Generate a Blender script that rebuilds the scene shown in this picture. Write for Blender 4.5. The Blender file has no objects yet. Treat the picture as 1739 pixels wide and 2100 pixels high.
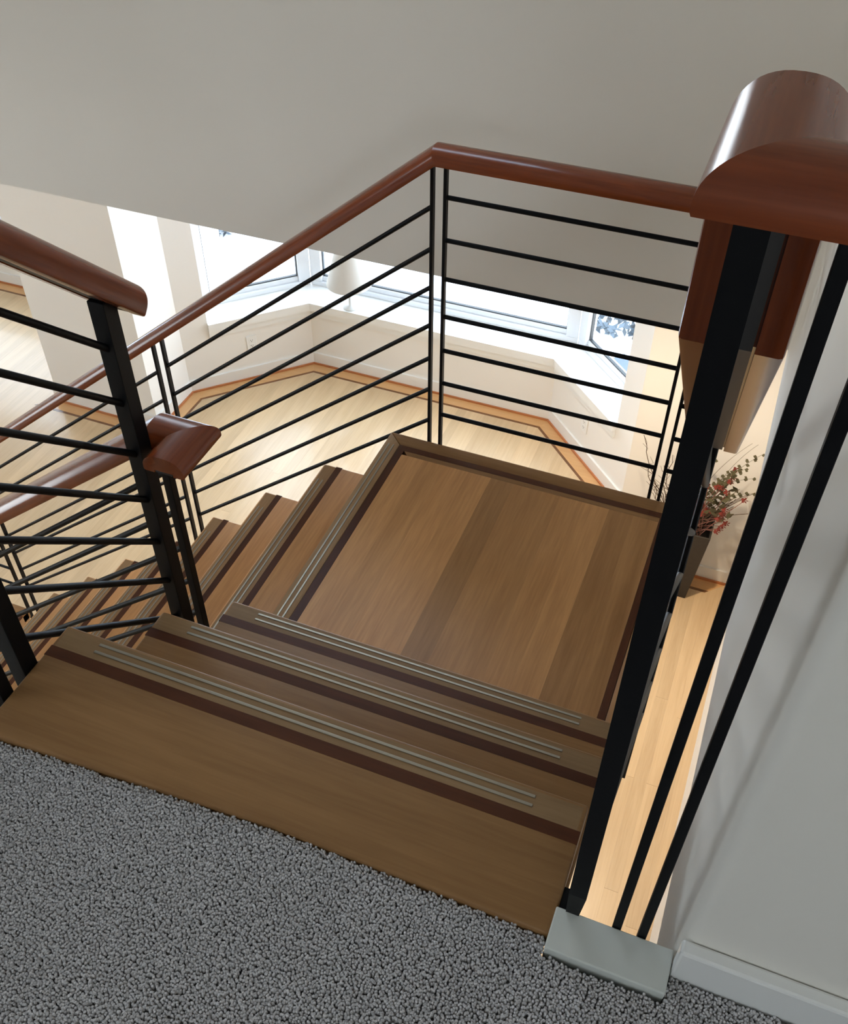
import bpy, bmesh, math, random
import numpy as np
from mathutils import Vector, Matrix

random.seed(7)
rng = np.random.default_rng(11)
S = bpy.context.scene
COL = S.collection

# ------------------------------------------------------------------ camera
cam_d = bpy.data.cameras.new('camera')
cam = bpy.data.objects.new('camera', cam_d)
COL.objects.link(cam)
PITCH, YAW, ROLL, FPX = 0.7722, 0.3695, 0.0085, 2008.27
_fh = Vector((-math.sin(YAW), math.cos(YAW), 0)); _rh = Vector((math.cos(YAW), math.sin(YAW), 0)); _up = Vector((0, 0, 1))
_f = _fh * math.cos(PITCH) - _up * math.sin(PITCH); _u = _fh * math.sin(PITCH) + _up * math.cos(PITCH)
_r = _rh * math.cos(ROLL) + _u * math.sin(ROLL); _u2 = -_rh * math.sin(ROLL) + _u * math.cos(ROLL)
M = Matrix.Identity(4)
for i in range(3):
    M[i][0] = _r[i]; M[i][1] = _u2[i]; M[i][2] = -_f[i]
M.translation = Vector((0.93386, -2.12986, 1.91913))
cam.matrix_world = M
cam_d.sensor_fit = 'HORIZONTAL'; cam_d.sensor_width = 36.0
cam_d.lens = 36.0 * FPX / 1739.0
cam_d.clip_start = 0.02; cam_d.clip_end = 200
S.camera = cam

# ------------------------------------------------------------------ view, sky, window light
S.view_settings.view_transform = 'Standard'
S.view_settings.look = 'None'
S.view_settings.exposure = .78
S.view_settings.gamma = 1.0
S.view_settings.use_curve_mapping = False
S.cycles.use_denoising = True
S.cycles.max_bounces = 10
S.cycles.diffuse_bounces = 6
S.cycles.glossy_bounces = 4
S.cycles.transparent_max_bounces = 12
S.cycles.sample_clamp_indirect = 6.0
S.cycles.caustics_reflective = False
S.cycles.caustics_refractive = False

SKY = 5.0
world = bpy.data.worlds.new('sky'); S.world = world
world.use_nodes = True
wn = world.node_tree.nodes; wl = world.node_tree.links
bg = wn['Background']
tc = wn.new('ShaderNodeTexCoord'); sx = wn.new('ShaderNodeSeparateXYZ'); rp = wn.new('ShaderNodeValToRGB')
wl.new(tc.outputs['Generated'], sx.inputs[0]); wl.new(sx.outputs['Z'], rp.inputs[0]); wl.new(rp.outputs[0], bg.inputs[0])
rp.color_ramp.elements[0].position = 0.0; rp.color_ramp.elements[0].color = (.93, .96, 1.0, 1)
rp.color_ramp.elements[1].position = 0.9; rp.color_ramp.elements[1].color = (.62, .78, 1.0, 1)
bg.inputs[1].default_value = SKY


def portal(name, center, normal, w, h):
    """a light portal in a window opening: it adds no light, it only steers the sky's samples"""
    d = bpy.data.lights.new(name, 'AREA'); d.shape = 'RECTANGLE'; d.size = w; d.size_y = h
    d.cycles.is_portal = True
    o = bpy.data.objects.new(name, d); COL.objects.link(o)
    o.location = center
    o.rotation_euler = Vector(normal).to_track_quat('-Z', 'Z').to_euler()
    return o


s5 = math.sqrt(.5)
portal('portal', (-6.06, -2.0, -.7), (1, 0, 0), 3.0, 1.45)
portal('portal', (-1.063, 3.25, -.78), (0, -1, 0), 1.85, 1.9)
portal('portal', (-2.26, 3.0, -.78), (s5, -s5, 0), .62, 1.9)
portal('portal', (.14, 3.0, -.78), (-s5, -s5, 0), .62, 1.9)
portal('portal', (-4.75, 3.2, -1.2), (0, -1, 0), 2.1, 1.05)
portal('portal', (-.6, .44, 1.70), (0, -1, 0), 1.65, .5)
portal('portal', (-3.36, -2.7, 2.2), (1, 0, 0), 1.35, 1.35)
portal('portal', (2.3, -5.06, 2.1), (0, 1, 0), 1.1, 1.1)

# ------------------------------------------------------------------ constants of the stair (metres)
H = .21                     # rise
Y3, G1, G2 = -.9244, .2239, .2428
WID = .9
ZF, ZC, ZU, ZT = -2.31, .33, .63, 3.2     # lower floor, lower ceiling, upper floor, upper ceiling


# ------------------------------------------------------------------ materials
def nodes_of(m):
    m.use_nodes = True
    return m.node_tree.nodes, m.node_tree.links, m.node_tree.nodes['Principled BSDF']


def plain(name, col, rough=.5, metal=0.0, bump=0.0, bscale=200.0, spec=.5, var=0.0, coat=0.0):
    m = bpy.data.materials.new(name); n, l, b = nodes_of(m)
    b.inputs['Base Color'].default_value = (*col, 1); b.inputs['Roughness'].default_value = rough
    b.inputs['Metallic'].default_value = metal; b.inputs['Specular IOR Level'].default_value = spec
    b.inputs['Coat Weight'].default_value = coat; b.inputs['Coat Roughness'].default_value = .1
    if bump or var:
        t = n.new('ShaderNodeTexCoord'); nz = n.new('ShaderNodeTexNoise')
        nz.inputs['Scale'].default_value = bscale; nz.inputs['Detail'].default_value = 3
        l.new(t.outputs['Object'], nz.inputs['Vector'])
    if bump:
        bp = n.new('ShaderNodeBump'); bp.inputs['Strength'].default_value = bump; bp.inputs['Distance'].default_value = .002
        l.new(nz.outputs['Fac'], bp.inputs['Height']); l.new(bp.outputs[0], b.inputs['Normal'])
    if var:
        mx = n.new('ShaderNodeMixRGB'); mx.blend_type = 'MULTIPLY'; mx.inputs['Fac'].default_value = var
        mx.inputs['Color1'].default_value = (*col, 1); l.new(nz.outputs['Fac'], mx.inputs['Color2'])
        l.new(mx.outputs[0], b.inputs['Base Color'])
    return m


def wood(name, dark, light, axis, rough=.35, coat=0.0, tone=.25, coord='Object', fine=1.0, figure=.5, spec=.5, bump=.03):
    """grain runs along `axis`; each object gets its own tone and its own piece of grain"""
    m = bpy.data.materials.new(name); n, l, b = nodes_of(m)
    t = n.new('ShaderNodeTexCoord'); oi = n.new('ShaderNodeObjectInfo')
    add = n.new('ShaderNodeVectorMath'); add.operation = 'ADD'
    sc = n.new('ShaderNodeVectorMath'); sc.operation = 'SCALE'; sc.inputs['Scale'].default_value = 37.0
    cmb = n.new('ShaderNodeCombineXYZ')
    for k in range(3):
        l.new(oi.outputs['Random'], cmb.inputs[k])
    l.new(cmb.outputs[0], sc.inputs[0])
    l.new(t.outputs[coord], add.inputs[0]); l.new(sc.outputs[0], add.inputs[1])

    def stretched(a, c):
        mp = n.new('ShaderNodeMapping'); s = [c * fine] * 3; s['XYZ'.index(axis)] = a * fine
        mp.inputs['Scale'].default_value = s; l.new(add.outputs[0], mp.inputs['Vector']); return mp
    n1 = n.new('ShaderNodeTexNoise'); n1.inputs['Scale'].default_value = 1.0; n1.inputs['Detail'].default_value = 5; n1.inputs['Distortion'].default_value = .6
    l.new(stretched(2.0, 22.0).outputs[0], n1.inputs['Vector'])
    n2 = n.new('ShaderNodeTexNoise'); n2.inputs['Scale'].default_value = 1.0; n2.inputs['Detail'].default_value = 4; n2.inputs['Distortion'].default_value = .3
    l.new(stretched(9.0, 160.0).outputs[0], n2.inputs['Vector'])
    mixn = n.new('ShaderNodeMath'); mixn.operation = 'MULTIPLY_ADD'; mixn.inputs[1].default_value = .45
    l.new(n2.outputs['Fac'], mixn.inputs[0])
    m1 = n.new('ShaderNodeMath'); m1.operation = 'MULTIPLY'; m1.inputs[1].default_value = .55; l.new(n1.outputs['Fac'], m1.inputs[0])
    l.new(m1.outputs[0], mixn.inputs[2])
    r = n.new('ShaderNodeValToRGB'); e = r.color_ramp.elements
    e[0].position = .5 - .38 * figure - .06; e[0].color = (*dark, 1); e[1].position = .5 + .3 * figure; e[1].color = (*light, 1)
    l.new(mixn.outputs[0], r.inputs[0])
    hs = n.new('ShaderNodeHueSaturation')
    mr = n.new('ShaderNodeMapRange'); mr.inputs['To Min'].default_value = 1 - tone; mr.inputs['To Max'].default_value = 1 + tone
    l.new(oi.outputs['Random'], mr.inputs['Value']); l.new(mr.outputs[0], hs.inputs['Value'])
    l.new(r.outputs[0], hs.inputs['Color']); l.new(hs.outputs[0], b.inputs['Base Color'])
    b.inputs['Roughness'].default_value = rough; b.inputs['Coat Weight'].default_value = coat; b.inputs['Coat Roughness'].default_value = .08
    b.inputs['Specular IOR Level'].default_value = spec
    bp = n.new('ShaderNodeBump'); bp.inputs['Strength'].default_value = bump; bp.inputs['Distance'].default_value = .001
    l.new(n2.outputs['Fac'], bp.inputs['Height']); l.new(bp.outputs[0], b.inputs['Normal'])
    return m


MAT = {}
MAT['wall'] = plain('painted_plaster', (.80, .765, .70), .75, bump=.05, bscale=260)
MAT['wall_low'] = plain('painted_plaster_lower', (.82, .80, .765), .7, bump=.05, bscale=260)
MAT['ceiling'] = plain('ceiling_paint', (.8, .79, .76), .8)
MAT['trim'] = plain('white_trim_paint', (.80, .80, .78), .35)
MAT['cap'] = plain('aged_white_paint', (.62, .64, .60), .45, bump=.15, bscale=30)
MAT['frame'] = plain('white_window_frame', (.78, .80, .83), .3)
MAT['gasket'] = plain('dark_gasket', (.05, .055, .06), .5)
MAT['steel'] = plain('blackened_steel', (.0030, .0033, .0042), .5, bump=.1, bscale=120, spec=.16)
MAT['channel'] = plain('grey_steel_bar', (.06, .056, .054), .5, metal=.6)
MAT['grip'] = plain('brushed_grip_metal', (.40, .36, .29), .45, metal=1.0)
MAT['plate'] = plain('white_plastic', (.82, .82, .80), .35)
MAT['slot'] = plain('dark_slot', (.03, .03, .03), .6)
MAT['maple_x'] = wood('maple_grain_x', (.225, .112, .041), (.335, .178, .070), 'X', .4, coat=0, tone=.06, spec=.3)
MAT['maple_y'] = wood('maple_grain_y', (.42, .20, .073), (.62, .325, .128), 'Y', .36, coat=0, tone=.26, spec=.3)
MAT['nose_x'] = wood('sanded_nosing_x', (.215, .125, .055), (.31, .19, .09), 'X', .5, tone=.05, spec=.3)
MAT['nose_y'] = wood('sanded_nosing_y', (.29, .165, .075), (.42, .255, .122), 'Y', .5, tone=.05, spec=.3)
MAT['floor_y'] = wood('floor_maple_y', (.50, .34, .19), (.62, .45, .265), 'Y', .29, coat=.2, tone=.08)
MAT['border_x'] = wood('border_maple_x', (.54, .29, .115), (.64, .37, .16), 'X', .24, coat=.25, tone=.05)
MAT['border_y'] = wood('border_maple_y', (.54, .29, .115), (.64, .37, .16), 'Y', .24, coat=.25, tone=.05)
MAT['inlay_x'] = wood('jatoba_inlay_x', (.055, .015, .005), (.10, .030, .010), 'X', .42, coat=0, tone=.08, spec=.25)
MAT['inlay_y'] = wood('jatoba_inlay_y', (.055, .015, .005), (.10, .030, .010), 'Y', .42, coat=0, tone=.08, spec=.25)
MAT['floor_inlay'] = wood('floor_inlay', (.12, .046, .016), (.18, .075, .027), 'X', .26, coat=.2, tone=.05)
MAT['shoe'] = wood('cherry_shoe', (.36, .12, .04), (.50, .19, .07), 'X', .3, tone=.05)
MAT['rail'] = wood('mahogany_rail', (.075, .0125, .0035), (.26, .057, .0145), 'X', .24, coat=.12, tone=.05, coord='UV', figure=.75, spec=.38, bump=.004)
MAT['soffit'] = wood('riser_maple', (.35, .2, .1), (.5, .31, .16), 'X', .4, tone=.05)
MAT['stone'] = plain('dark_brown_stone', (.028, .022, .017), .55, bump=.3, bscale=60, var=.6)
MAT['shade'] = plain('white_paper_shade', (.58, .56, .52), .8)
MAT['twig'] = plain('brown_twig', (.10, .065, .04), .8)
MAT['fern'] = plain('dry_green_fern', (.085, .075, .035), .8)
MAT['red'] = plain('dried_red_petal', (.20, .022, .012), .7)
MAT['redstem'] = plain('red_brown_stem', (.24, .10, .075), .8)
MAT['ground'] = plain('pale_terrace', (.85, .86, .88), .9, bump=.2, bscale=8)
MAT['leaf'] = plain('blue_green_leaf', (.05, .075, .10), .6)
MAT['shadow_blue'] = plain('blue_ground_shadow', (.05, .075, .115), .6, bump=.2, bscale=12)  # bluish shadow on the pale ground, put into a dark base colour
MAT['bark'] = plain('grey_bark', (.09, .08, .075), .8)
MAT['backing'] = plain('carpet_backing', (.10, .095, .095), .95)

MAT['carpet_base'] = plain('flat_carpet', (.40, .39, .39), .95, bump=.6, bscale=260, var=.75, spec=.15)
# carpet pile: tone varies from tuft to tuft
m = bpy.data.materials.new('grey_carpet_pile'); n, l, b = nodes_of(m)
t = n.new('ShaderNodeTexCoord')
nz = n.new('ShaderNodeTexNoise'); nz.inputs['Scale'].default_value = 300; nz.inputs['Detail'].default_value = 2
nb = n.new('ShaderNodeTexNoise'); nb.inputs['Scale'].default_value = 5; nb.inputs['Detail'].default_value = 2
l.new(t.outputs['Object'], nz.inputs['Vector']); l.new(t.outputs['Object'], nb.inputs['Vector'])
r = n.new('ShaderNodeValToRGB'); r.color_ramp.elements[0].position = .3; r.color_ramp.elements[0].color = (.38, .37, .37, 1)
r.color_ramp.elements[1].position = .7; r.color_ramp.elements[1].color = (.76, .74, .745, 1)
l.new(nz.outputs['Fac'], r.inputs[0])
mx = n.new('ShaderNodeMixRGB'); mx.blend_type = 'MULTIPLY'; mx.inputs['Fac'].default_value = .15
l.new(r.outputs[0], mx.inputs['Color1']); l.new(nb.outputs['Fac'], mx.inputs['Color2']); l.new(mx.outputs[0], b.inputs['Base Color'])
b.inputs['Roughness'].default_value = .95; b.inputs['Specular IOR Level'].default_value = .15
MAT['carpet'] = m

# window glass: a thin clear pane that mirrors a little
m = bpy.data.materials.new('window_glass'); m.use_nodes = True; n = m.node_tree.nodes; l = m.node_tree.links
n.remove(n['Principled BSDF']); out = n['Material Output']
tr = n.new('ShaderNodeBsdfTransparent'); tr.inputs[0].default_value = (.95, .97, .97, 1)
gl = n.new('ShaderNodeBsdfGlossy'); gl.inputs['Roughness'].default_value = .02
lw = n.new('ShaderNodeLayerWeight'); lw.inputs['Blend'].default_value = .5
pw_ = n.new('ShaderNodeMath'); pw_.operation = 'POWER'; pw_.inputs[1].default_value = 5.0; l.new(lw.outputs['Facing'], pw_.inputs[0])
fr = n.new('ShaderNodeMapRange'); fr.inputs['To Min'].default_value = .035; fr.inputs['To Max'].default_value = .8; l.new(pw_.outputs[0], fr.inputs['Value'])
ms = n.new('ShaderNodeMixShader'); l.new(fr.outputs[0], ms.inputs[0]); l.new(tr.outputs[0], ms.inputs[1]); l.new(gl.outputs[0], ms.inputs[2])
l.new(ms.outputs[0], out.inputs[0])
MAT['glass'] = m


# ------------------------------------------------------------------ helpers
class MB:
    def __init__(self):
        self.v = []; self.f = []; self.uv = {}

    def add(self, vs, fs):
        o = len(self.v); self.v += [tuple(v) for v in vs]; self.f += [tuple(i + o for i in f) for f in fs]
        return self

    def box(self, x0, x1, y0, y1, z0, z1):
        vs = [(x, y, z) for x in (x0, x1) for y in (y0, y1) for z in (z0, z1)]
        return self.add(vs, [(0, 1, 3, 2), (4, 6, 7, 5), (0, 4, 5, 1), (2, 3, 7, 6), (0, 2, 6, 4), (1, 5, 7, 3)])

    def prism(self, poly, z0, z1):
        """poly counter-clockwise in plan"""
        n = len(poly); vs = [(p[0], p[1], z0) for p in poly] + [(p[0], p[1], z1) for p in poly]
        fs = [tuple(range(n - 1, -1, -1)), tuple(range(n, 2 * n))] + [(i, (i + 1) % n, n + (i + 1) % n, n + i) for i in range(n)]
        return self.add(vs, fs)

    def tube(self, pts, r, k=8, r1=None):
        pts = [Vector(p) for p in pts]; N = len(pts); vs = []; fs = []
        for i, p in enumerate(pts):
            d = (pts[min(i + 1, N - 1)] - pts[max(i - 1, 0)]).normalized()
            a = d.cross(Vector((0, 0, 1)))
            if a.length < 1e-3: a = d.cross(Vector((1, 0, 0)))
            a.normalize(); c = a.cross(d)
            rr = r if r1 is None else r + (r1 - r) * i / (N - 1)
            for j in range(k):
                t = 2 * math.pi * (j + .5) / k; vs.append(p + a * (rr * math.cos(t)) + c * (rr * math.sin(t)))
        for i in range(N - 1):
            for j in range(k):
                fs.append((i * k + j, i * k + (j + 1) % k, (i + 1) * k + (j + 1) % k, (i + 1) * k + j))
        fs.append(tuple(range(k - 1, -1, -1))); fs.append(tuple(range((N - 1) * k, N * k)))
        return self.add(vs, fs)

    def lathe(self, prof, cx, cy, k=24):
        vs = []; fs = []; N = len(prof)
        for r_, z in prof:
            for j in range(k):
                t = 2 * math.pi * j / k; vs.append((cx + r_ * math.cos(t), cy + r_ * math.sin(t), z))
        for i in range(N - 1):
            for j in range(k):
                fs.append((i * k + j, i * k + (j + 1) % k, (i + 1) * k + (j + 1) % k, (i + 1) * k + j))
        return self.add(vs, fs)

    def mesh(self, name, mat, bevel=0, segs=2, smooth=False):
        me = bpy.data.meshes.new(name); me.from_pydata(self.v, [], self.f); me.update()
        bm = bmesh.new(); bm.from_mesh(me)
        bmesh.ops.recalc_face_normals(bm, faces=bm.faces)
        if bevel:
            bmesh.ops.bevel(bm, geom=[e for e in bm.edges if e.calc_face_angle(0) > .5], offset=bevel, segments=segs, affect='EDGES', profile=.5)
        bm.to_mesh(me); bm.free()
        if smooth:
            for p in me.polygons: p.use_smooth = True
        me.materials.append(MAT[mat] if isinstance(mat, str) else mat)
        return me

    def build(self, name, mat, parent=None, **kw):
        lab = kw.pop('label', None); kind = kw.pop('kind', None)
        o = bpy.data.objects.new(name, self.mesh(name, mat, **kw)); COL.objects.link(o)
        if parent: o.parent = parent
        if lab: o['label'] = lab
        if kind: o['kind'] = kind
        return o


def box(name, mat, x0, x1, y0, y1, z0, z1, parent=None, **kw):
    return MB().box(x0, x1, y0, y1, z0, z1).build(name, mat, parent, **kw)


def empty(name, label=None, cat=None, group=None, kind=None, loc=(0, 0, 0)):
    o = bpy.data.objects.new(name, None); COL.objects.link(o); o.location = loc; o.empty_display_size = .1
    return tag(o, label, cat, group, kind)


def tag(o, label=None, cat=None, group=None, kind=None):
    if label: o['label'] = label
    if cat: o['category'] = cat
    if group: o['group'] = group
    if kind: o['kind'] = kind
    return o


def struct(o):
    o['kind'] = 'structure'; return o


def smooth_by_angle(o, deg=35):
    me = o.data
    for p in me.polygons: p.use_smooth = True
    bm = bmesh.new(); bm.from_mesh(me)
    for e in bm.edges:
        e.smooth = e.calc_face_angle(0) < math.radians(deg)
    bm.to_mesh(me); bm.free()


# ------------------------------------------------------------------ large structure: lower room
bay_in = [(-2.606, 2.02), (-2.606, 2.44), (-1.957, 3.086), (-.169, 3.086), (.49, 2.427), (.49, 2.02)]
T = math.tan(math.radians(22.5))


def offs(d):
    """the three bay faces pushed outwards by d: end, corner, corner, end"""
    return [(-2.606 - d * s5, 2.44 + d * s5), (-1.957 - d * T, 3.086 + d), (-.169 + d * T, 3.086 + d), (.49 + d * s5, 2.427 + d * s5)]


floor = struct(box('floor', 'floor_y', -6, 1.26, -5, 3.36, ZF - .12, ZF - .019))


def far_limit(x):
    """y of the lower room's far wall at x"""
    if x < -3.42: return 3.14
    if x < -2.606: return 2.02
    if x < -1.957: return 2.44 + (x + 2.606) * .995
    if x < -.169: return 3.086
    if x < .49: return 3.086 - (x + .169)
    return 2.02


PW = .0635
unit = MB().box(-PW / 2 + .0001, PW / 2 - .0001, 0, 1, -.018, 0).mesh('floor_plank', 'floor_y')
nx0 = -5.3; i = 0; n_planks = 0
while nx0 + i * PW < 1.20:
    xc = nx0 + (i + .5) * PW
    lim = min(far_limit(xc - PW / 2), far_limit(xc + PW / 2)) - .004
    y = -1.6; cut = []
    n = 3 if lim > 2.5 and xc > -3.0 else (3 if i % 2 else 2)
    seg = (lim - y) / n
    js = [y] + [y + seg * (k + random.uniform(-.33, .33)) for k in range(1, n)] + [lim]
    for a, c in zip(js[:-1], js[1:]):
        o = bpy.data.objects.new('floor_plank', unit); COL.objects.link(o); o.parent = floor
        o.location = (xc, a + .0004, ZF); o.scale = (1, c - a - .0008, 1); n_planks += 1
    i += 1
box('back_boards', 'floor_y', -6, 1.26, -5, -1.602, ZF - .018, ZF, floor)
box('side_boards', 'floor_y', -6, -5.302, -1.6, 3.13, ZF - .018, ZF, floor)


def wallrun(p, q, nl, m0, m1, n_base):
    """baseboard with a cherry shoe strip along p->q, and the floor border in front of it"""
    P = Vector(p); Q = Vector(q); N = Vector(nl); d = (Q - P).normalized()

    def strip(a, c, z0, z1, name, mat, parent=None):
        pts = [P + N * a + d * (a * m0), P + N * c + d * (c * m0), Q + N * c - d * (c * m1), Q + N * a - d * (a * m1)]
        ar = sum(pts[k].x * pts[(k + 1) % 4].y - pts[(k + 1) % 4].x * pts[k].y for k in range(4))
        if ar < 0: pts.reverse()
        return MB().prism([(v.x, v.y) for v in pts], z0, z1).build(name, mat, parent)
    bb = struct(strip(0, .014, ZF, ZF + .095, n_base, 'trim'))
    strip(.0142, .024, ZF + .0002, ZF + .014, 'shoe_strip', 'shoe', bb)
    ax = 'border_x' if abs(d.x) > .6 else 'border_y'
    strip(.024, .0985, ZF - .01, ZF + .0008, 'border_board', ax, floor)
    strip(.099, .117, ZF - .01, ZF + .0008, 'inlay_strip', 'floor_inlay', floor)


wallrun((-6, 3.14), (-3.42, 3.14), (0, -1), 0, 0, 'baseboard_back')
wallrun((-3.42, 2.02), (-2.606, 2.02), (0, -1), -1, -1, 'baseboard_pier')
wallrun((-2.606, 2.02), (-2.606, 2.44), (1, 0), -1, T, 'baseboard_left')
wallrun((-2.606, 2.44), (-1.957, 3.086), (s5, -s5), T, T, 'baseboard_left')
wallrun((-1.957, 3.086), (-.169, 3.086), (0, -1), T, T, 'baseboard_far')
wallrun((-.169, 3.086), (.49, 2.427), (-s5, -s5), T, T, 'baseboard_right')
wallrun((.49, 2.427), (.49, 2.02), (-1, 0), T, -1, 'baseboard_right')
wallrun((.49, 2.02), (1.215, 2.02), (0, -1), -1, 1, 'baseboard_far')

# dwarf wall under the bay windows, jamb piers and headers
o3 = offs(.28)
poly = [bay_in[1], bay_in[2], bay_in[3], bay_in[4], o3[3], o3[2], o3[1], o3[0]]
bw = struct(MB().prism([poly[0], poly[7], poly[6], poly[1]][::-1], ZF, -1.85).prism([poly[1], poly[6], poly[5], poly[2]][::-1], ZF, -1.85)
            .prism([poly[2], poly[5], poly[4], poly[3]][::-1], ZF, -1.85).build('wall_bay', 'wall_low'))
struct(MB().prism([poly[0], poly[7], poly[6], poly[1]][::-1], .2, ZC).prism([poly[1], poly[6], poly[5], poly[2]][::-1], .2, ZC)
       .prism([poly[2], poly[5], poly[4], poly[3]][::-1], .2, ZC).build('trim_1', 'trim'))
jl = (-2.47, 2.575); jr = (.354, 2.563)
jl2 = (jl[0] - .28 * s5, jl[1] + .28 * s5); jr2 = (jr[0] + .28 * s5, jr[1] + .28 * s5)
struct(MB().prism([bay_in[1], jl, jl2, o3[0]], -1.85, .2).build('wall_left_jamb', 'wall_low'))
struct(MB().prism([jr, bay_in[4], o3[3], jr2], -1.85, .2).build('wall_right_jamb', 'wall_low'))
# sill: one continuous white board round the bay, overhanging the dwarf wall by 3 cm
sl0 = (jl[0] + .03 * s5, jl[1] - .03 * s5); sr0 = (jr[0] - .03 * s5, jr[1] - .03 * s5)
si = offs(-.032); so = offs(.23)
jlo = (jl[0] - .23 * s5, jl[1] + .23 * s5); jro = (jr[0] + .23 * s5, jr[1] + .23 * s5)
sill = struct(MB().prism([sl0, si[1], so[1], jlo], -1.85, -1.79).prism([si[1], si[2], so[2], so[1]], -1.85, -1.79)
              .prism([si[2], sr0, jro, so[2]], -1.85, -1.79).build('trim_2', 'trim'))
a = offs(-.015)
struct(MB().prism([(jl[0] + .015 * s5, jl[1] - .015 * s5), a[1], (-1.957, 3.086), jl], -1.9, -1.852).prism([a[1], a[2], (-.169, 3.086), (-1.957, 3.086)], -1.9, -1.852)
       .prism([a[2], (jr[0] - .015 * s5, jr[1] - .015 * s5), jr, (-.169, 3.086)], -1.9, -1.852).build('trim_3', 'trim'))


def window(name, p, q, nin, z0, z1, fw=.085, depth=.07, gas=True):
    """frame, gasket and pane between plan points p and q (the inner face); nin = normal into the room"""
    w = struct(empty(name)); P = Vector(p); Q = Vector(q); N = Vector(nin); d = (Q - P).normalized(); L = (Q - P).length

    def bar(nm, mat, a, c, za, zb, e0, e1):
        pts = [P + d * a - N * e0, P + d * c - N * e0, P + d * c - N * e1, P + d * a - N * e1]
        ar = sum(pts[k].x * pts[(k + 1) % 4].y - pts[(k + 1) % 4].x * pts[k].y for k in range(4))
        if ar < 0: pts.reverse()
        return MB().prism([(v.x, v.y) for v in pts], za, zb).build(nm, mat, w, bevel=.004 if nm != 'pane' and nm != 'gasket' else 0)
    bar('frame_rail', 'frame', 0, L, z0, z0 + .035, 0, depth); bar('frame_rail', 'frame', 0, L, z1 - .06, z1, 0, depth)
    bar('frame_stile', 'frame', 0, fw, z0 + .035, z1 - .06, 0, depth); bar('frame_stile', 'frame', L - fw, L, z0 + .035, z1 - .06, 0, depth)
    # inner sash set back
    bar('sash_rail', 'frame', fw, L - fw, z0 + .035, z0 + .07, .02, depth)
    if gas:
        bar('gasket', 'gasket', fw, L - fw, z0 + .07, z0 + .078, .03, .05)
        bar('gasket', 'gasket', fw, fw + .008, z0 + .078, z1 - .06, .03, .05); bar('gasket', 'gasket', L - fw - .008, L - fw, z0 + .078, z1 - .06, .03, .05)
    bar('pane', 'glass', fw, L - fw, z0 + .07, z1 - .06, .038, .044)
    return w


wi = offs(.2)
window('window_1', jlo if False else (jl[0] - .2 * s5, jl[1] + .2 * s5), wi[1], (s5, -s5), -1.79, .2)
window('window_2', wi[1], wi[2], (0, -1), -1.79, .2)
window('window_3', wi[2], (jr[0] + .2 * s5, jr[1] + .2 * s5), (-s5, -s5), -1.79, .2)

# pier left of the bay, alcove wall further left with its window, wall right of the bay
struct(MB().prism([(-3.42, 2.02), (-2.606, 2.02), (-2.606, 2.44), (-2.80, 2.64), (-2.80, 3.36), (-3.42, 3.36)], ZF, ZC).build('wall_pier', 'wall_low'))
aw = struct(box('wall_back', 'wall_low', -6, -3.42, 3.14, 3.36, ZF, -1.79))
struct(box('wall_back', 'wall_low', -6, -5.9, 3.14, 3.36, -1.79, ZC)); struct(box('wall_back', 'wall_low', -3.6, -3.42, 3.14, 3.36, -1.79, ZC))
struct(box('wall_back', 'wall_low', -5.9, -3.6, 3.14, 3.36, -.6, ZC))
window('window_4', (-5.9, 3.2), (-3.6, 3.2), (0, -1), -1.79, -.6)
struct(box('wall_far', 'wall_low', .517, 1.24, 2.02, 2.2, ZF, ZC))
struct(MB().prism([(.49, 2.427), (.517, 2.02), (.72, 2.2), (.69, 2.63)], ZF, ZC).build('wall_far', 'wall_low'))
struct(MB().prism([(1.195, -5), (1.36, -5), (1.40, 2.2), (1.238, 2.2)], ZF, ZC).build('wall_right', 'wall'))
struct(box('wall_left', 'wall_low', -6.15, -6, -5.15, -3.6, ZF, ZC)); struct(box('wall_left', 'wall_low', -6.15, -6, -.4, 3.36, ZF, ZC))
struct(box('wall_left', 'wall_low', -6.15, -6, -3.6, -.4, ZF, -1.5)); struct(box('wall_left', 'wall_low', -6.15, -6, -3.6, -.4, .1, ZC))
window('added_window_8', (-6.04, -3.6), (-6.04, -.4), (1, 0), -1.5, .1)  # unseen window, added to brighten the pier face
struct(box('wall_front', 'wall_low', -6, 1.3, -5.15, -5, ZF, ZC))
# ceiling of the lower room (open over the stair) and the upper floor slab
struct(box('ceiling', 'ceiling', -6.15, 1.4, .501, 3.6, ZC + .001, ZC + .1))
struct(box('ceiling', 'ceiling', -6.15, -3.45, -5.15, .38, ZC, ZC + .1))
slab = struct(box('floor', 'carpet_base', -3.3, 3.2, -5.05, -1.599, ZC, .612))
box('floor_edge', 'carpet_base', .002, .894, -1.5985, -1.560, .592, .612, slab)
box('floor_edge', 'carpet_base', 1.056, 3.2, -1.5985, -1.5415, .5, .612, slab)

# ------------------------------------------------------------------ upper storey
WF = (-1.5, .3, 1.4, 2.0)      # a high window in the far wall, above the frame of the photograph
struct(box('wall_far', 'wall', -3.45, 1.2, .38, .5, ZC, WF[2]))
struct(box('wall_far', 'wall', -3.45, WF[0], .38, .5, WF[2], ZT)); struct(box('wall_far', 'wall', WF[1], 1.2, .38, .5, WF[2], ZT))
struct(box('wall_far', 'wall', WF[0], WF[1], .38, .5, WF[3], ZT))
window('window_5', (WF[0], .42), (WF[1], .42), (0, -1), WF[2], WF[3])

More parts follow.
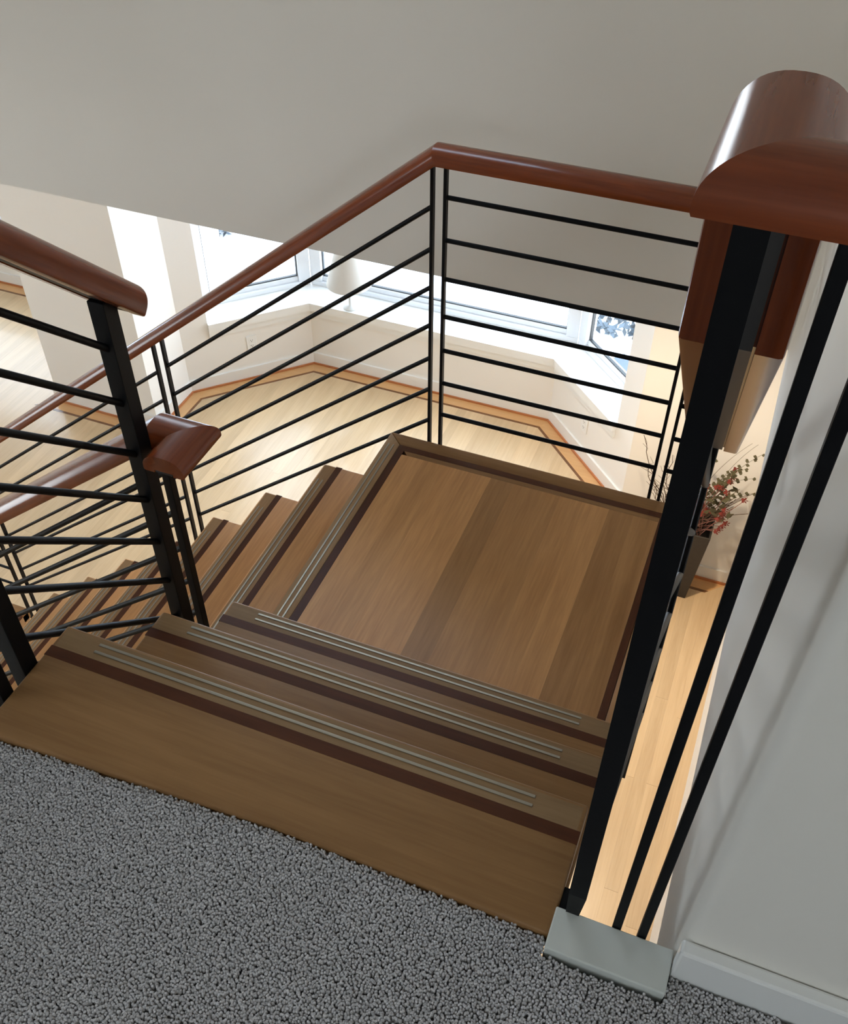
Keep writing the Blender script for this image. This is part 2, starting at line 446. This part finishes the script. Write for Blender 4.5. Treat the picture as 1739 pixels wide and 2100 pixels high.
arc = [(1.055 + .02 - .02 * math.cos(t), -1.54 + .02 - .02 * math.sin(t)) for t in [k * math.pi / 16 for k in range(9)]]
wr = struct(MB().prism([(1.055, .5)] + arc + [(3.2, -1.54), (3.2, -1.40), (1.2, -1.40), (1.2, .5)], ZC, ZT).build('wall_right', 'wall'))
smooth_by_angle(wr, 30)
struct(box('wall_right', 'wall', 3.2, 3.35, -5.05, -1.40, ZC, ZT))
WL = (-3.4, -2.0, 1.5, 2.9)
struct(box('wall_left', 'wall', -3.45, -3.3, -5.05, WL[0], ZC, ZT)); struct(box('wall_left', 'wall', -3.45, -3.3, WL[1], .38, ZC, ZT))
struct(box('wall_left', 'wall', -3.45, -3.3, WL[0], WL[1], ZC, WL[2])); struct(box('wall_left', 'wall', -3.45, -3.3, WL[0], WL[1], WL[3], ZT))
window('window_7', (-3.34, WL[0]), (-3.34, WL[1]), (1, 0), WL[2], WL[3])
# rear wall with a window on the right
WR = (1.7, 2.9, 1.5, 2.7)
struct(box('wall_front', 'wall', -3.45, WR[0], -5.2, -5.05, ZC, ZT)); struct(box('wall_front', 'wall', WR[1], 3.35, -5.2, -5.05, ZC, ZT))
struct(box('wall_front', 'wall', WR[0], WR[1], -5.2, -5.05, ZC, WR[2])); struct(box('wall_front', 'wall', WR[0], WR[1], -5.2, -5.05, WR[3], ZT))
window('window_6', (WR[0], -5.08), (WR[1], -5.08), (0, 1), WR[2], WR[3])
struct(box('ceiling', 'ceiling', -3.45, 3.35, -5.2, .5, ZT, ZT + .1))
struct(box('baseboard_right', 'trim', 1.056, 3.19, -1.561, -1.541, .6, .692, bevel=.004))
# painted cap closing the floor edge between the stair and the wall
struct(box('trim_4', 'cap', .897, 1.0545, -1.592, -1.533, .55, .634, bevel=.002))
struct(box('trim_5', 'cap', -3.29, -.045, -1.5995, -1.562, .34, .634, bevel=.002))

# carpet: backing slab is the floor; the pile is a field of small tufts
def carpet(parent):
    st = .0035
    xs = np.arange(-.4, 1.75, st); ys = np.arange(-2.02, -1.560, st)
    X, Y = np.meshgrid(xs, ys); X = X.ravel(); Y = Y.ravel()
    X = X + rng.uniform(-.45, .45, X.size) * st; Y = Y + rng.uniform(-.45, .45, Y.size) * st
    edge = np.interp(X, [-.4, .037, .49, .894, .895, 1.055, 1.057, 2], [-1.597, -1.594, -1.570, -1.573, -1.598, -1.598, -1.564, -1.564]) + rng.normal(0, .0012, X.size)
    wall = X > 5
    keep = (Y < edge) & ~wall
    X = X[keep]; Y = Y[keep]; n = X.size
    hgt = .0064 + rng.uniform(-.0008, .0012, n); rad = st * .72 + rng.uniform(-.0004, .0004, n)
    ang = rng.uniform(0, 6.28, n); lx = rng.normal(0, .0011, n); ly = rng.normal(0, .0011, n)
    k = 5
    V = np.zeros((n, 2 * k + 1, 3)); z0 = .616
    for j in range(k):
        t = ang + 2 * math.pi * j / k
        V[:, j, 0] = X + rad * np.cos(t); V[:, j, 1] = Y + rad * np.sin(t); V[:, j, 2] = z0
        V[:, k + j, 0] = X + lx * .7 + rad * .8 * np.cos(t + .5); V[:, k + j, 1] = Y + ly * .7 + rad * .8 * np.sin(t + .5); V[:, k + j, 2] = z0 + hgt * .72
    V[:, 2 * k, 0] = X + lx; V[:, 2 * k, 1] = Y + ly; V[:, 2 * k, 2] = z0 + hgt
    base = (np.arange(n) * (2 * k + 1))[:, None]
    tri = []
    for j in range(k):
        j2 = (j + 1) % k
        tri += [(j, j2, k + j2), (j, k + j2, k + j), (k + j, k + j2, 2 * k)]
    tri = np.array(tri)
    F = (base[:, :, None] + tri[None]).reshape(-1, 3)
    me = bpy.data.meshes.new('carpet_pile'); me.vertices.add(V.size // 3); me.vertices.foreach_set('co', V.ravel())
    me.loops.add(F.size); me.loops.foreach_set('vertex_index', F.ravel().astype(np.int32))
    me.polygons.add(len(F)); me.polygons.foreach_set('loop_start', np.arange(0, F.size, 3, dtype=np.int32))
    me.polygons.foreach_set('use_smooth', np.ones(len(F), dtype=bool))
    me.update(calc_edges=True); me.validate()
    me.materials.append(MAT['carpet'])
    o = bpy.data.objects.new('carpet_pile', me); COL.objects.link(o); o.parent = parent
    o['kind'] = 'stuff'; o['label'] = 'grey cut pile carpet'
    return o


carpet(slab)

# ------------------------------------------------------------------ the stair
def tread_y(parent, y_nose, y_back, z, name='tread', first=False):
    """tread of the upper flight: nosing along X at y_nose, descending towards +Y"""
    if first:      # the top tread's back edge is trimmed to the line of the carpet
        t = MB().prism([(0, -1.5925), (.037, -1.5925), (.49, -1.5685), (WID, -1.5715), (WID, y_nose), (0, y_nose)], z - .042, z)
    else:
        t = MB().box(0, WID, y_back, y_nose, z - .042, z)
    t = t.build(name, 'maple_x', parent, bevel=.006 if not first else .004, segs=3); smooth_by_angle(t, 40)
    box('inlay_strip', 'inlay_x', .0008, WID - .0008, y_nose - .0655, y_nose - .0445, z - .004, z + .0003, t)
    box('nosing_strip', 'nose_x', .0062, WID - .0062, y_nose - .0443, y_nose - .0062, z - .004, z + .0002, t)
    for k, d in enumerate((.0155, .0305)):
        MB().box(.074 + .0, .824, y_nose - d - .0025, y_nose - d + .0025, z - .004, z + .0016).build('grip_strip', 'grip', t, bevel=.0007)
    return t


def tread_x(parent, x_nose, x_back, z, y0, y1):
    t = MB().box(x_nose, x_back, y0, y1, z - .042, z).build('tread', 'maple_y', parent, bevel=.006, segs=3); smooth_by_angle(t, 40)
    box('inlay_strip', 'inlay_y', x_nose + .0445, x_nose + .0655, y0 + .0008, y1 - .0008, z - .004, z + .0003, t)
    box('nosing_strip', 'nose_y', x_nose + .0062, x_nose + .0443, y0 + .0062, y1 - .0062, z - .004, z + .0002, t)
    for d in (.0155, .0305):
        MB().box(x_nose + d - .0025, x_nose + d + .0025, y0 + .075, y1 - .075, z - .004, z + .0016).build('grip_strip', 'grip', t, bevel=.0007)
    return t


up = empty('upper_flight', 'three maple treads with dark inlay stripes leading down from the grey carpet', 'staircase', loc=(.45, Y3 - .2, 0))
up_p = up


def adopt(o, parent):
    pass


ys_n = [Y3 - 2 * G1, Y3 - G1, Y3]
up.location = (0, 0, 0)
tread_y(up, ys_n[0], -1.598, ZU, first=True)
tread_y(up, ys_n[1], ys_n[0] - .03, 2 * H)
tread_y(up, ys_n[2], ys_n[1] - .03, H)
for k in range(3):
    y = ys_n[k]; zt = (3 - k) * H
    box('riser', 'soffit', .012, WID - .012, y - .045, y - .027, zt - H + .0005, zt - .0425, up)
for x in (.10, .76):
    MB().add([(x, -1.55, .585), (x, -1.55, .10), (x, -.96, -.16), (x, -.96, .16), (x, -1.15, .165), (x, -1.19, .37), (x, -1.37, .376), (x, -1.42, .585),
              (x + .04, -1.55, .585), (x + .04, -1.55, .10), (x + .04, -.96, -.16), (x + .04, -.96, .16), (x + .04, -1.15, .165), (x + .04, -1.19, .37), (x + .04, -1.37, .376), (x + .04, -1.42, .585)],
             [tuple(range(8)), tuple(range(15, 7, -1))] + [(i, (i + 1) % 8, 8 + (i + 1) % 8, 8 + i) for i in range(8)]).build('stringer', 'steel', up)

ld = empty('stair_landing', 'square maple plank landing framed by a dark inlay at the turn of the stair', 'landing')
YL = Y3 - .03
box('base', 'soffit', .012, WID - .012, YL, -.012, -.075, -.0185, ld)
# border boards: left (nosing), far, right
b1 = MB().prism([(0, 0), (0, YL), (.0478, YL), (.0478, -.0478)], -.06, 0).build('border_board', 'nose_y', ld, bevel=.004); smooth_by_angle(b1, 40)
b2 = MB().prism([(0, 0), (.0478, -.0478), (WID - .0478, -.0478), (WID, 0)], -.06, 0).build('border_board', 'maple_x', ld, bevel=.004); smooth_by_angle(b2, 40)
b3 = MB().prism([(WID, 0), (WID - .0378, -.0478), (WID - .0378, YL), (WID, YL)], -.06, 0).build('border_board', 'maple_y', ld, bevel=.004); smooth_by_angle(b3, 40)
IX0, IX1 = WID - .056, WID - .0382
MB().prism([(.0482, -.0482), (.0482, YL), (.0695, YL), (.0695, -.0695)], -.018, .0003).build('inlay_strip', 'inlay_y', ld)
MB().prism([(.0482, -.0482), (.0695, -.0695), (IX0, -.0695), (IX1, -.0482)], -.018, .0003).build('inlay_strip', 'inlay_x', ld)
MB().prism([(IX1, -.0482), (IX0, -.0695), (IX0, YL), (IX1, YL)], -.018, .0003).build('inlay_strip', 'inlay_y', ld)
# narrow inner frame strip, mitred at the corner, then the field planks
MB().prism([(.0700, -.0700), (.087, -.087), (IX0 - .0005, -.087), (IX0 - .0005, -.0700)], -.018, 0).build('inner_strip', 'maple_x', ld)
npl = 11; pw = (IX0 - .0005 - .0702) / npl
for k in range(npl):
    MB().box(.0702 + k * pw + .00004, .0702 + (k + 1) * pw - .00004, YL, -.0875, -.018, 0).build('plank', 'maple_y', ld)
for d in (.0155, .0305):
    MB().box(d - .0025, d + .0025, Y3 + .02, -.055, -.004, .0016).build('grip_strip', 'grip', ld, bevel=.0007)

lo = empty('lower_flight', 'lower flight of maple treads running down to the left below the landing', 'staircase')
YN = -.95
for k in range(1, 8):
    tread_x(lo, -k * G2, -(k - 1) * G2 + .03, -k * H, YN, 0)
for k in range(0, 8):
    box('riser', 'soffit', -k * G2 + .027, -k * G2 + .045, YN + .012, -.012, -(k + 1) * H + .0005, -k * H - (.0425 if k else .0755), lo)
for y in (-.14, -.82):
    pts = []
    for k in range(0, 8):
        pts += [(-k * G2 + .022, -k * H - .08 if k == 0 else -k * H - .044), (-k * G2 + .022, -(k + 1) * H - .044)]
    pts = [(x, z) for x, z in pts][:-1] + [(-7 * G2 + .02, -8 * H + .06)]
    lower = [(-7 * G2 + .02, -8 * H - .12), (.022, -.42)]
    ring = pts + lower; n = len(ring)
    MB().add([(x, y, z) for x, z in ring] + [(x, y + .04, z) for x, z in ring],
             [tuple(range(n)), tuple(range(2 * n - 1, n - 1, -1))] + [(i, (i + 1) % n, n + (i + 1) % n, n + i) for i in range(n)]).build('stringer', 'steel', lo)

l2 = empty('lower_landing', 'lower maple landing with dark inlay glimpsed at the bottom left', 'landing')
XL = -8 * G2; Z2 = -8 * H
box('base', 'soffit', -2.86, XL + .03, -1.9, -.012, Z2 - .075, Z2 - .0185, l2)
MB().prism([(-2.87, 0), (-2.87, -.0478), (XL + .03, -.0478), (XL + .03, 0)], Z2 - .06, Z2).build('border_board', 'maple_x', l2, bevel=.004)
MB().prism([(-2.87, -.0482), (-2.87, -.0695), (XL + .03, -.0695), (XL + .03, -.0482)], Z2 - .018, Z2 + .0003).build('inlay_strip', 'inlay_x', l2)
k = 0; x = -2.87
while x < XL + .02:
    MB().box(x + .0003, min(x + .0707, XL + .03), -1.9, -.0700, Z2 - .018, Z2).build('plank', 'maple_y', l2); x += .071
for (px, py) in ((-2.75, -.15), (-2.05, -.15), (-2.75, -1.75), (-2.05, -1.75)):
    box('support_post', 'steel', px - .03, px + .03, py - .03, py + .03, ZF, Z2 - .0752, l2)
# the landing at the turn is carried by two steel posts
for (px, py) in ((.2, -.42), (.72, -.42)):
    box('support_post', 'steel', px - .025, px + .025, py - .025, py + .025, ZF, -.0752, ld)

# ------------------------------------------------------------------ railings
HW = .041


def rail_profile(ht):
    pr = [(-HW + .004, 0), (-.019, 0), (-.019, .006), (.019, .006), (.019, 0), (HW - .004, 0), (HW - .001, .001), (HW, .004)]
    for k in range(0, 25):
        t = math.pi * k / 24; c_, s_ = math.cos(t), math.sin(t); e_ = 2 / 2.35
        pr.append((math.copysign(abs(c_) ** e_, c_) * HW, .008 + (ht - .008) * abs(s_) ** e_))
    return pr + [(-HW, .004), (-HW + .001, .001)]


def sweep(path, pr, side_first, name, mat, parent, extra_ends=(0, 0), groove=True, smooth=True):
    """mitred sweep of profile (side, up) along path; side_first = side vector of the first segment; up follows"""
    P = [Vector(p) for p in path]; N = len(P); D = [(P[i + 1] - P[i]).normalized() for i in range(N - 1)]
    sides = []; s = Vector(side_first).normalized()
    for i, d in enumerate(D):
        if i:
            dp = D[i - 1]; ax = dp.cross(d)
            if ax.length > 1e-4:
                # rotate the frame about the bend axis
                q = dp.rotation_difference(d); s = q @ s
        s = (s - d * s.dot(d)).normalized(); sides.append(s.copy())
    mb = MB(); uvs = []; k = len(pr); run = 0
    for i, d in enumerate(D):
        s = sides[i]; u = s.cross(d).normalized()
        n0 = d if i == 0 else (D[i - 1] + d).normalized(); n1 = d if i == N - 2 else (d + D[i + 1]).normalized()
        vs = []
        for (pt, nn) in ((P[i], n0), (P[i + 1], n1)):
            for (a, c) in pr:
                q = P[i] + s * a + u * c
                vs.append(q + d * ((pt - q).dot(nn) / d.dot(nn)))
        o = len(mb.v); mb.v += [tuple(v) for v in vs]
        for v in vs:
            uvs.append((run + (v - P[i]).dot(d), 0))
        for j in range(k):
            mb.f.append((o + j, o + (j + 1) % k, o + k + (j + 1) % k, o + k + j))
        if i == 0: mb.f.append(tuple(o + j for j in range(k)))
        if i == N - 2: mb.f.append(tuple(o + k + j for j in range(k - 1, -1, -1)))
        run += (P[i + 1] - P[i]).length + 1.3
    # uv per vertex: u along, v around the profile
    girth = [0]
    for j in range(1, k):
        girth.append(girth[-1] + math.dist(pr[j], pr[j - 1]))
    me = bpy.data.meshes.new(name); me.from_pydata(mb.v, [], mb.f); me.update()
    uvl = me.uv_layers.new(name='UVMap')
    for lp in me.loops:
        vi = lp.vertex_index; uvl.data[lp.index].uv = (uvs[vi][0], girth[vi % k])
    bm = bmesh.new(); bm.from_mesh(me); bmesh.ops.recalc_face_normals(bm, faces=bm.faces); bm.to_mesh(me); bm.free()
    me.materials.append(MAT[mat])
    o = bpy.data.objects.new(name, me); COL.objects.link(o); o.parent = parent
    if smooth: smooth_by_angle(o, 40)
    return o


chan = [(-.0165, .0015), (.0165, .0015), (.0165, .0058), (-.0165, .0058)]


def handrail(path, side, parent, ht=.038):
    h = sweep(path, rail_profile(ht), side, 'handrail', 'rail', parent)
    sweep(path, chan, side, 'steel_bar', 'channel', h, smooth=False)
    return h


RR = .00635


def rod(a, c, parent):
    o = MB().tube([a, c], RR, 12).build('rod', 'steel', parent); smooth_by_angle(o, 50); return o


def post(x, y, z0, z1, parent, w=.0165, name='post', dx=None):
    dx = dx or (.0085 if w == .0165 else w)
    return MB().box(x - dx / 2, x + dx / 2, y - w / 2, y + w / 2, z0, z1).build(name, 'steel', parent, bevel=.0008, segs=1)


YO, XR = .02, .936
RZ = [.783, .666, .553, .437, .326, .213, .098]
UN = .875
outer = empty('stair_railing', 'outer black steel railing with mahogany handrail wrapping the landing and lower flight', 'railing')
SL2 = .80; x_bend = .135; x_low = -1.88; z_low = UN - SL2 * (x_bend - x_low)
handrail([(1.0545, -1.53, 1.639), (.925, -1.53, 1.639), (.925, -1.452, 1.639), (.925, -1.452, 1.48), (.930, -.815, UN), (.930, YO, UN), (x_bend, YO, UN),
          (x_low, YO, z_low), (-2.86, YO, z_low)], (0, 1, 0), outer)
# top guard: newel beside the tread end and two slim posts
MB().add([(.909, -1.543, .70), (.932, -1.543, .70), (.932, -1.52, .70), (.909, -1.52, .70), (.909, -1.543, 1.6385), (.932, -1.543, 1.6385), (.932, -1.52, 1.6385), (.909, -1.52, 1.6385),
          (.911, -1.5325, .60), (.926, -1.5325, .60), (.926, -1.52, .60), (.911, -1.52, .60)],
         [(4, 5, 6, 7), (0, 1, 5, 4), (1, 2, 6, 5), (2, 3, 7, 6), (3, 0, 4, 7), (8, 9, 1, 0), (9, 10, 2, 1), (10, 11, 3, 2), (11, 8, 0, 3), (8, 11, 10, 9)]).build('newel_post', 'steel', outer)
box('bracket', 'steel', .8995, .912, -1.528, -1.512, .62, .66, outer) if False else box('bracket', 'steel', .8992, .913, -1.531, -1.500, .598, .626, outer)
post(.9785, -1.5265, .45, 1.6385, outer, .0115); post(1.0115, -1.5265, .45, 1.6385, outer, .0115)
# flight and landing side, then the far side of the landing
for z in RZ:
    rod((.922, -1.522, z + .945 * .722), (XR, -.80, z), outer)
    rod((XR, -.80, z), (XR, YO, z), outer)
    rod((.823, YO, z), (XR, YO, z), outer)
    rod((.152, YO, z), (.795, YO, z), outer)
post(XR, -.80, -.16, UN, outer); post(XR, -.74, -.16, UN, outer); post(XR, YO, -.16, UN, outer)
for x in (.152, .795, .823):
    post(x, YO, -.15, UN + .001, outer)
post(.117, YO, -.15, UN - .012, outer)
zr = lambda x: UN - SL2 * (x_bend - x)
for x in (-.808, -.847):
    post(x, YO, zr(x) - .93, zr(x) + .001, outer)
for x in (-1.877, -1.935):
    post(x, YO, z_low - 1.06, z_low + .001, outer)
RZ2 = [.745, .628, .514, .395, .285, .176, .062]
for z in RZ2:
    f = lambda x: z - SL2 * (.108 - x)
    rod((.117, YO, f(.117)), (-.808, YO, f(-.808)), outer)
    rod((-.847, YO, f(-.847)), (-1.877, YO, f(-1.877)), outer)
    rod((-1.935, YO, f(-1.877) - .02), (-2.83, YO, f(-1.877) - .02), outer)
post(-2.83, YO, z_low - 1.06, z_low + .001, outer)

left = empty('stair_railing', 'short black steel railing with mahogany handrail on the left of the upper flight', 'railing')
XA = -.021; SL1 = .97
handrail([(-2.0, -1.53, 1.639), (XA, -1.53, 1.639), (XA, -1.455, 1.639), (XA, -1.455, 1.447), (XA, -1.030, 1.447 - SL1 * .425)], (0, -1, 0), left, .049)
post(XA, -1.075, .02, 1.445 - SL1 * .382 + .012, left, .031, 'newel_post')
post(XA, -1.465, .30, 1.6, left, .031, 'newel_post')
post(XA, -1.520, .30, 1.6385, left, .024, 'newel_post')
RZA = [.997, .885, .772, .660, .548, .436, .322]
for z in RZA:
    rod((XA, -1.085, z), (XA, -1.46, z + SL1 * .375), left)
for k in range(7):
    rod((XA - .012, -1.522, .86 + .108 * k), (-1.96, -1.522, .86 + .108 * k), left)
post(-1.96, -1.522, .45, 1.6385, left, .024)

inner = empty('stair_railing', 'inner black steel railing of the lower flight with a mitred handrail end', 'railing')
YI = -1.02; zi = .765; SLI = .785
handrail([(.049, -1.108, zi), (.049, YI, zi), (-.01, YI, zi), (-1.93, YI, zi - SLI * 1.92)], (1, 0, 0), inner)
post(-.018, YI, -.35, zi + .001, inner, .0170, 'newel_post')
post(-1.90, YI, zi - SLI * 1.89 - .92, zi - SLI * 1.89 + .001, inner, .0170)
for z in [.612, .505, .405, .305, .203, .100, -.005]:
    rod((-.018, YI, z + .82 * .082), (-1.90, YI, z - .82 * 1.80), inner)

# ------------------------------------------------------------------ things in the lower room
def outlet(center, nrm, label):
    t = empty('wall_outlet', label, 'outlet', loc=center)
    N = Vector(nrm); d = Vector((-N.y, N.x, 0)); Z = Vector((0, 0, 1))

    def slab_(name, mat, cw, ch, w, h, e0, e1, par, bev=0):
        vs = []
        for e in (e0, e1):
            for a, c in ((-1, -1), (1, -1), (1, 1), (-1, 1)):
                vs.append(N * e + d * (cw + a * w / 2) + Z * (ch + c * h / 2))
        return MB().add(vs, [(0, 1, 2, 3), (7, 6, 5, 4), (0, 4, 5, 1), (1, 5, 6, 2), (2, 6, 7, 3), (3, 7, 4, 0)]).build(name, mat, par, bevel=bev)
    slab_('cover_plate', 'plate', 0, 0, .071, .115, .0005, .007, t, .002)
    for c in (-.021, .021):
        rcp = slab_('receptacle', 'plate', 0, c, .034, .029, .007, .0085, t, .0005)
        for (a, w, h, dz) in ((-.0065, .0028, .010, .003), (.0065, .0028, .008, .003), (0, .005, .005, -.008)):
            slab_('slot', 'slot', a, c + dz, w, h, .0083, .0089, rcp)
    return t


outlet((-2.27, 2.774, -2.02), (s5, -s5, 0), 'white wall outlet under the left window of the bay')
outlet((.125, 2.792, -2.04), (-s5, -s5, 0), 'white wall outlet under the right window of the bay')

lamp = empty('table_lamp', 'white cone shaded lamp standing on the window sill', 'lamp')
LX, LY = -1.655, 3.115
MB().lathe([(0, -1.79), (.05, -1.79), (.05, -1.778), (.012, -1.77), (.009, -1.50), (0, -1.50)], LX, LY, 20).build('base', 'plate', lamp, smooth=True)
sh = MB(); sh.lathe([(.155, -1.60), (.066, -1.28), (.064, -1.28), (.152, -1.60), (.155, -1.60)], LX, LY, 36)
o = sh.build('lamp_shade', 'shade', lamp); smooth_by_angle(o, 40)
MB().tube([(LX, LY, -1.51), (LX, LY, -1.284)], .006, 8).build('stem', 'plate', lamp)
sp = MB()
for k in range(3):
    t = 2 * math.pi * k / 3; sp.tube([(LX, LY, -1.285), (LX + .066 * math.cos(t), LY + .066 * math.sin(t), -1.285)], .002, 5)
sp.build('shade_ring', 'plate', lamp)

VX, VY = .925, 1.89
vase = empty('floor_vase', 'tall dark stone vase tapering to its foot beside the far wall', 'vase')
def sq(h, z): return [(VX - h, VY - h, z), (VX + h, VY - h, z), (VX + h, VY + h, z), (VX - h, VY + h, z)]
vs = sq(.075, ZF) + sq(.116, -1.775) + sq(.106, -1.775) + sq(.095, -1.90)
fs = [(3, 2, 1, 0)] + [(i, (i + 1) % 4, 4 + (i + 1) % 4, 4 + i) for i in range(4)] + [(4 + i, 4 + (i + 1) % 4, 8 + (i + 1) % 4, 8 + i) for i in range(4)] + \
     [(8 + i, 8 + (i + 1) % 4, 12 + (i + 1) % 4, 12 + i) for i in range(4)] + [(12, 13, 14, 15)]
MB().add(vs, fs).build('body', 'stone', vase, bevel=.003)

fl = empty('dried_flower_bouquet', 'dried red flowers, fern spikes and bare twigs standing in the dark vase', 'dried flowers')


def curve_pts(p0, p1, bend, n=9):
    p0 = Vector(p0); p1 = Vector(p1); b_ = Vector(bend)
    return [p0.lerp(p1, t) + b_ * (4 * t * (1 - t)) for t in [k / (n - 1) for k in range(n)]]


def vpt(): return (VX + random.uniform(-.07, .07), VY + random.uniform(-.07, .07), -1.86)


# spiral-leaved fern spikes leaning right
for (tx, tz, ty, full) in ((1.155, -1.17, 1.80, 1), (1.10, -1.28, 1.80, 1), (1.05, -1.33, 1.82, 1), (1.02, -1.40, 1.80, 1), (1.15, -1.36, 1.84, 1), (1.17, -1.42, 1.80, 1),
                           (1.10, -1.13, 1.82, 0), (1.13, -1.16, 1.86, 0), (.95, -1.27, 1.80, 1), (.93, -1.22, 1.84, 1)):
    pts = curve_pts(vpt(), (tx, ty, tz), (-.03 - random.uniform(0, .03), 0, .05), 24)
    mb = MB().tube(pts, .0016, 5, .0008)
    if full:
        for k in range(9, 24):
            p = pts[k]; s_ = 1 if k % 2 else -1; L = .027 * (1.15 - k / 24 * .45)
            for q in range(2):
                a = p + Vector((s_ * L, random.uniform(-.012, .012), .006 - .008 * q)); w = Vector((0, .003, .0085))
                mb.add([p, p.lerp(a, .5) + w, a, p.lerp(a, .5) - w], [(0, 1, 2, 3)])
    mb.build('fern_spike', 'fern', fl)
# leafy greenish clump
for k in range(26):
    c = Vector((random.uniform(.98, 1.10), random.uniform(1.78, 1.9), random.uniform(-1.66, -1.46)))
    d1 = Vector((random.uniform(-1, 1), random.uniform(-.5, .5), random.uniform(-1, 1))).normalized() * .026; d2 = d1.cross(Vector((random.uniform(-.3, .3), 1, random.uniform(-.3, .3)))).normalized() * .013
    MB().add([c - d1, c + d2, c + d1, c - d2], [(0, 1, 2, 3)]).build('leaf', 'fern', fl)
for k in range(12):
    MB().tube(curve_pts(vpt(), (random.uniform(1.08, 1.19), random.uniform(1.78, 1.86), random.uniform(-1.56, -1.42)), (0, 0, .02), 7), .0017, 5).build('stem', 'twig', fl)
# red flowers
for k in range(46):
    tip = Vector((random.uniform(.86, 1.07), random.uniform(1.76, 1.9), random.uniform(-1.72, -1.36)))
    if k < 4: tip = Vector((1.06 + .012 * k, 1.78 + .012 * k, -1.715 + .014 * k))
    if k == 4: tip = Vector((1.145, 1.78, -1.46))
    if k == 5: tip = Vector((1.02, 1.78, -1.415))
    st = MB().tube(curve_pts(vpt(), tip, (0, 0, .015), 6), .0017, 5).build('flower_stem', 'redstem', fl)
    mb = MB()
    for q in range(5):
        a = 2 * math.pi * q / 5 + k; r_ = .020
        dx, dz = math.cos(a) * r_, math.sin(a) * r_
        mb.add([tip, tip + Vector((dx * .6 - dz * .35, -.004, dz * .6 + dx * .35)), tip + Vector((dx, .003 * (q % 2), dz)), tip + Vector((dx * .6 + dz * .35, .004, dz * .6 - dx * .35))], [(0, 1, 2, 3)])
    mb.build('blossom', 'red', st)
# bare twigs leaning left
for (tx, tz) in ((.59, -1.22), (.64, -1.40), (.68, -1.46), (.72, -1.38), (.75, -1.30), (.70, -1.55), (.77, -1.50)):
    pts = curve_pts((VX - .06, VY - .03, -1.85), (tx, 1.80, tz), (-.04, 0, .03), 10)
    pts = [p + Vector((random.uniform(-.012, .012), 0, random.uniform(-.012, .012))) if 0 < i < 9 else p for i, p in enumerate(pts)]
    mb = MB().tube(pts, .0032, 5, .0016)
    for i in (5, 6, 7, 8):
        mb.tube([pts[i], pts[i] + Vector((random.uniform(-.03, .03), 0, random.uniform(.01, .035))), pts[i] + Vector((random.uniform(-.05, .03), 0, .05))], .0016, 4, .0008)
    mb.build('twig', 'twig', fl)

# unseen downlight, added to warm the lower floor strip and far wall
dl = empty('added_downlight', 'added unseen downlight warming the lower floor and far wall', 'lamp')
MB().lathe([(.045, ZC - .001), (.06, ZC - .001), (.06, ZC - .006), (.045, ZC - .006), (.045, ZC - .001)], .6, 1.0, 24).build('trim_ring', 'plate', dl)
em = bpy.data.materials.new('added_warm_face'); n, l, b = nodes_of(em)
b.inputs['Emission Color'].default_value = (1, .78, .52, 1); b.inputs['Emission Strength'].default_value = 8
MB().lathe([(.0001, ZC - .0025), (.0445, ZC - .0025)], .6, 1.0, 24).build('added_lamp_face', em, dl)
sd = bpy.data.lights.new('added_warm_beam', 'SPOT'); sd.energy = 95; sd.color = (1, .80, .56); sd.spot_size = math.radians(110); sd.spot_blend = .7; sd.shadow_soft_size = .045
so_ = bpy.data.objects.new('added_warm_beam', sd); COL.objects.link(so_); so_.location = (.6, 1.0, ZC - .02); so_.parent = dl

# ------------------------------------------------------------------ outdoors
gr = struct(box('ground', 'ground', -40, 40, 3.9, 60, -3.3, -3.2))
MB().prism([(-.17, 4.0), (.7, 4.0), (.7, 5.25), (.2, 5.36), (.08, 5.25), (-.04, 5.33), (-.17, 5.15)], -3.1995, -3.19).build('shadow_patch', 'shadow_blue', gr)  # thin dark sheet painted as the blue shadow on the ground


def shrub(label, cx, cy, z0, r_, hh, n_, seed):
    rd = random.Random(seed); t = empty('shrub', label, 'shrub')
    MB().tube([(cx, cy, z0), (cx + .02, cy, z0 + hh * .8)], .02, 6, .008).build('stem', 'bark', t)
    mb = MB()
    for k in range(n_):
        a = rd.uniform(0, 6.283); q = r_ * math.sqrt(rd.random()); c = Vector((cx + q * math.cos(a), cy + q * math.sin(a), z0 + hh * (.25 + .75 * rd.random()) * (1 - .5 * q / r_)))
        u = Vector((rd.uniform(-1, 1), rd.uniform(-1, 1), rd.uniform(-.6, .6))).normalized() * .05; v = u.cross(Vector((rd.uniform(-1, 1), rd.uniform(-1, 1), 1))).normalized() * .025
        mb.add([c - u, c + v, c + u, c - v], [(0, 1, 2, 3)])
    mb.build('foliage', 'leaf', t, kind='stuff')
    return t


shrub('low dark shrub outside the right bay window', -.30, 5.74, -3.2, .24, .2, 130, 1)
shrub('sparse bush beyond the right jamb of the bay window', -.01, 5.60, -3.2, .05, .35, 40, 2)
shrub('dark shrub outside the left bay window', -4.7, 5.9, -3.2, .3, .2, 300, 3)
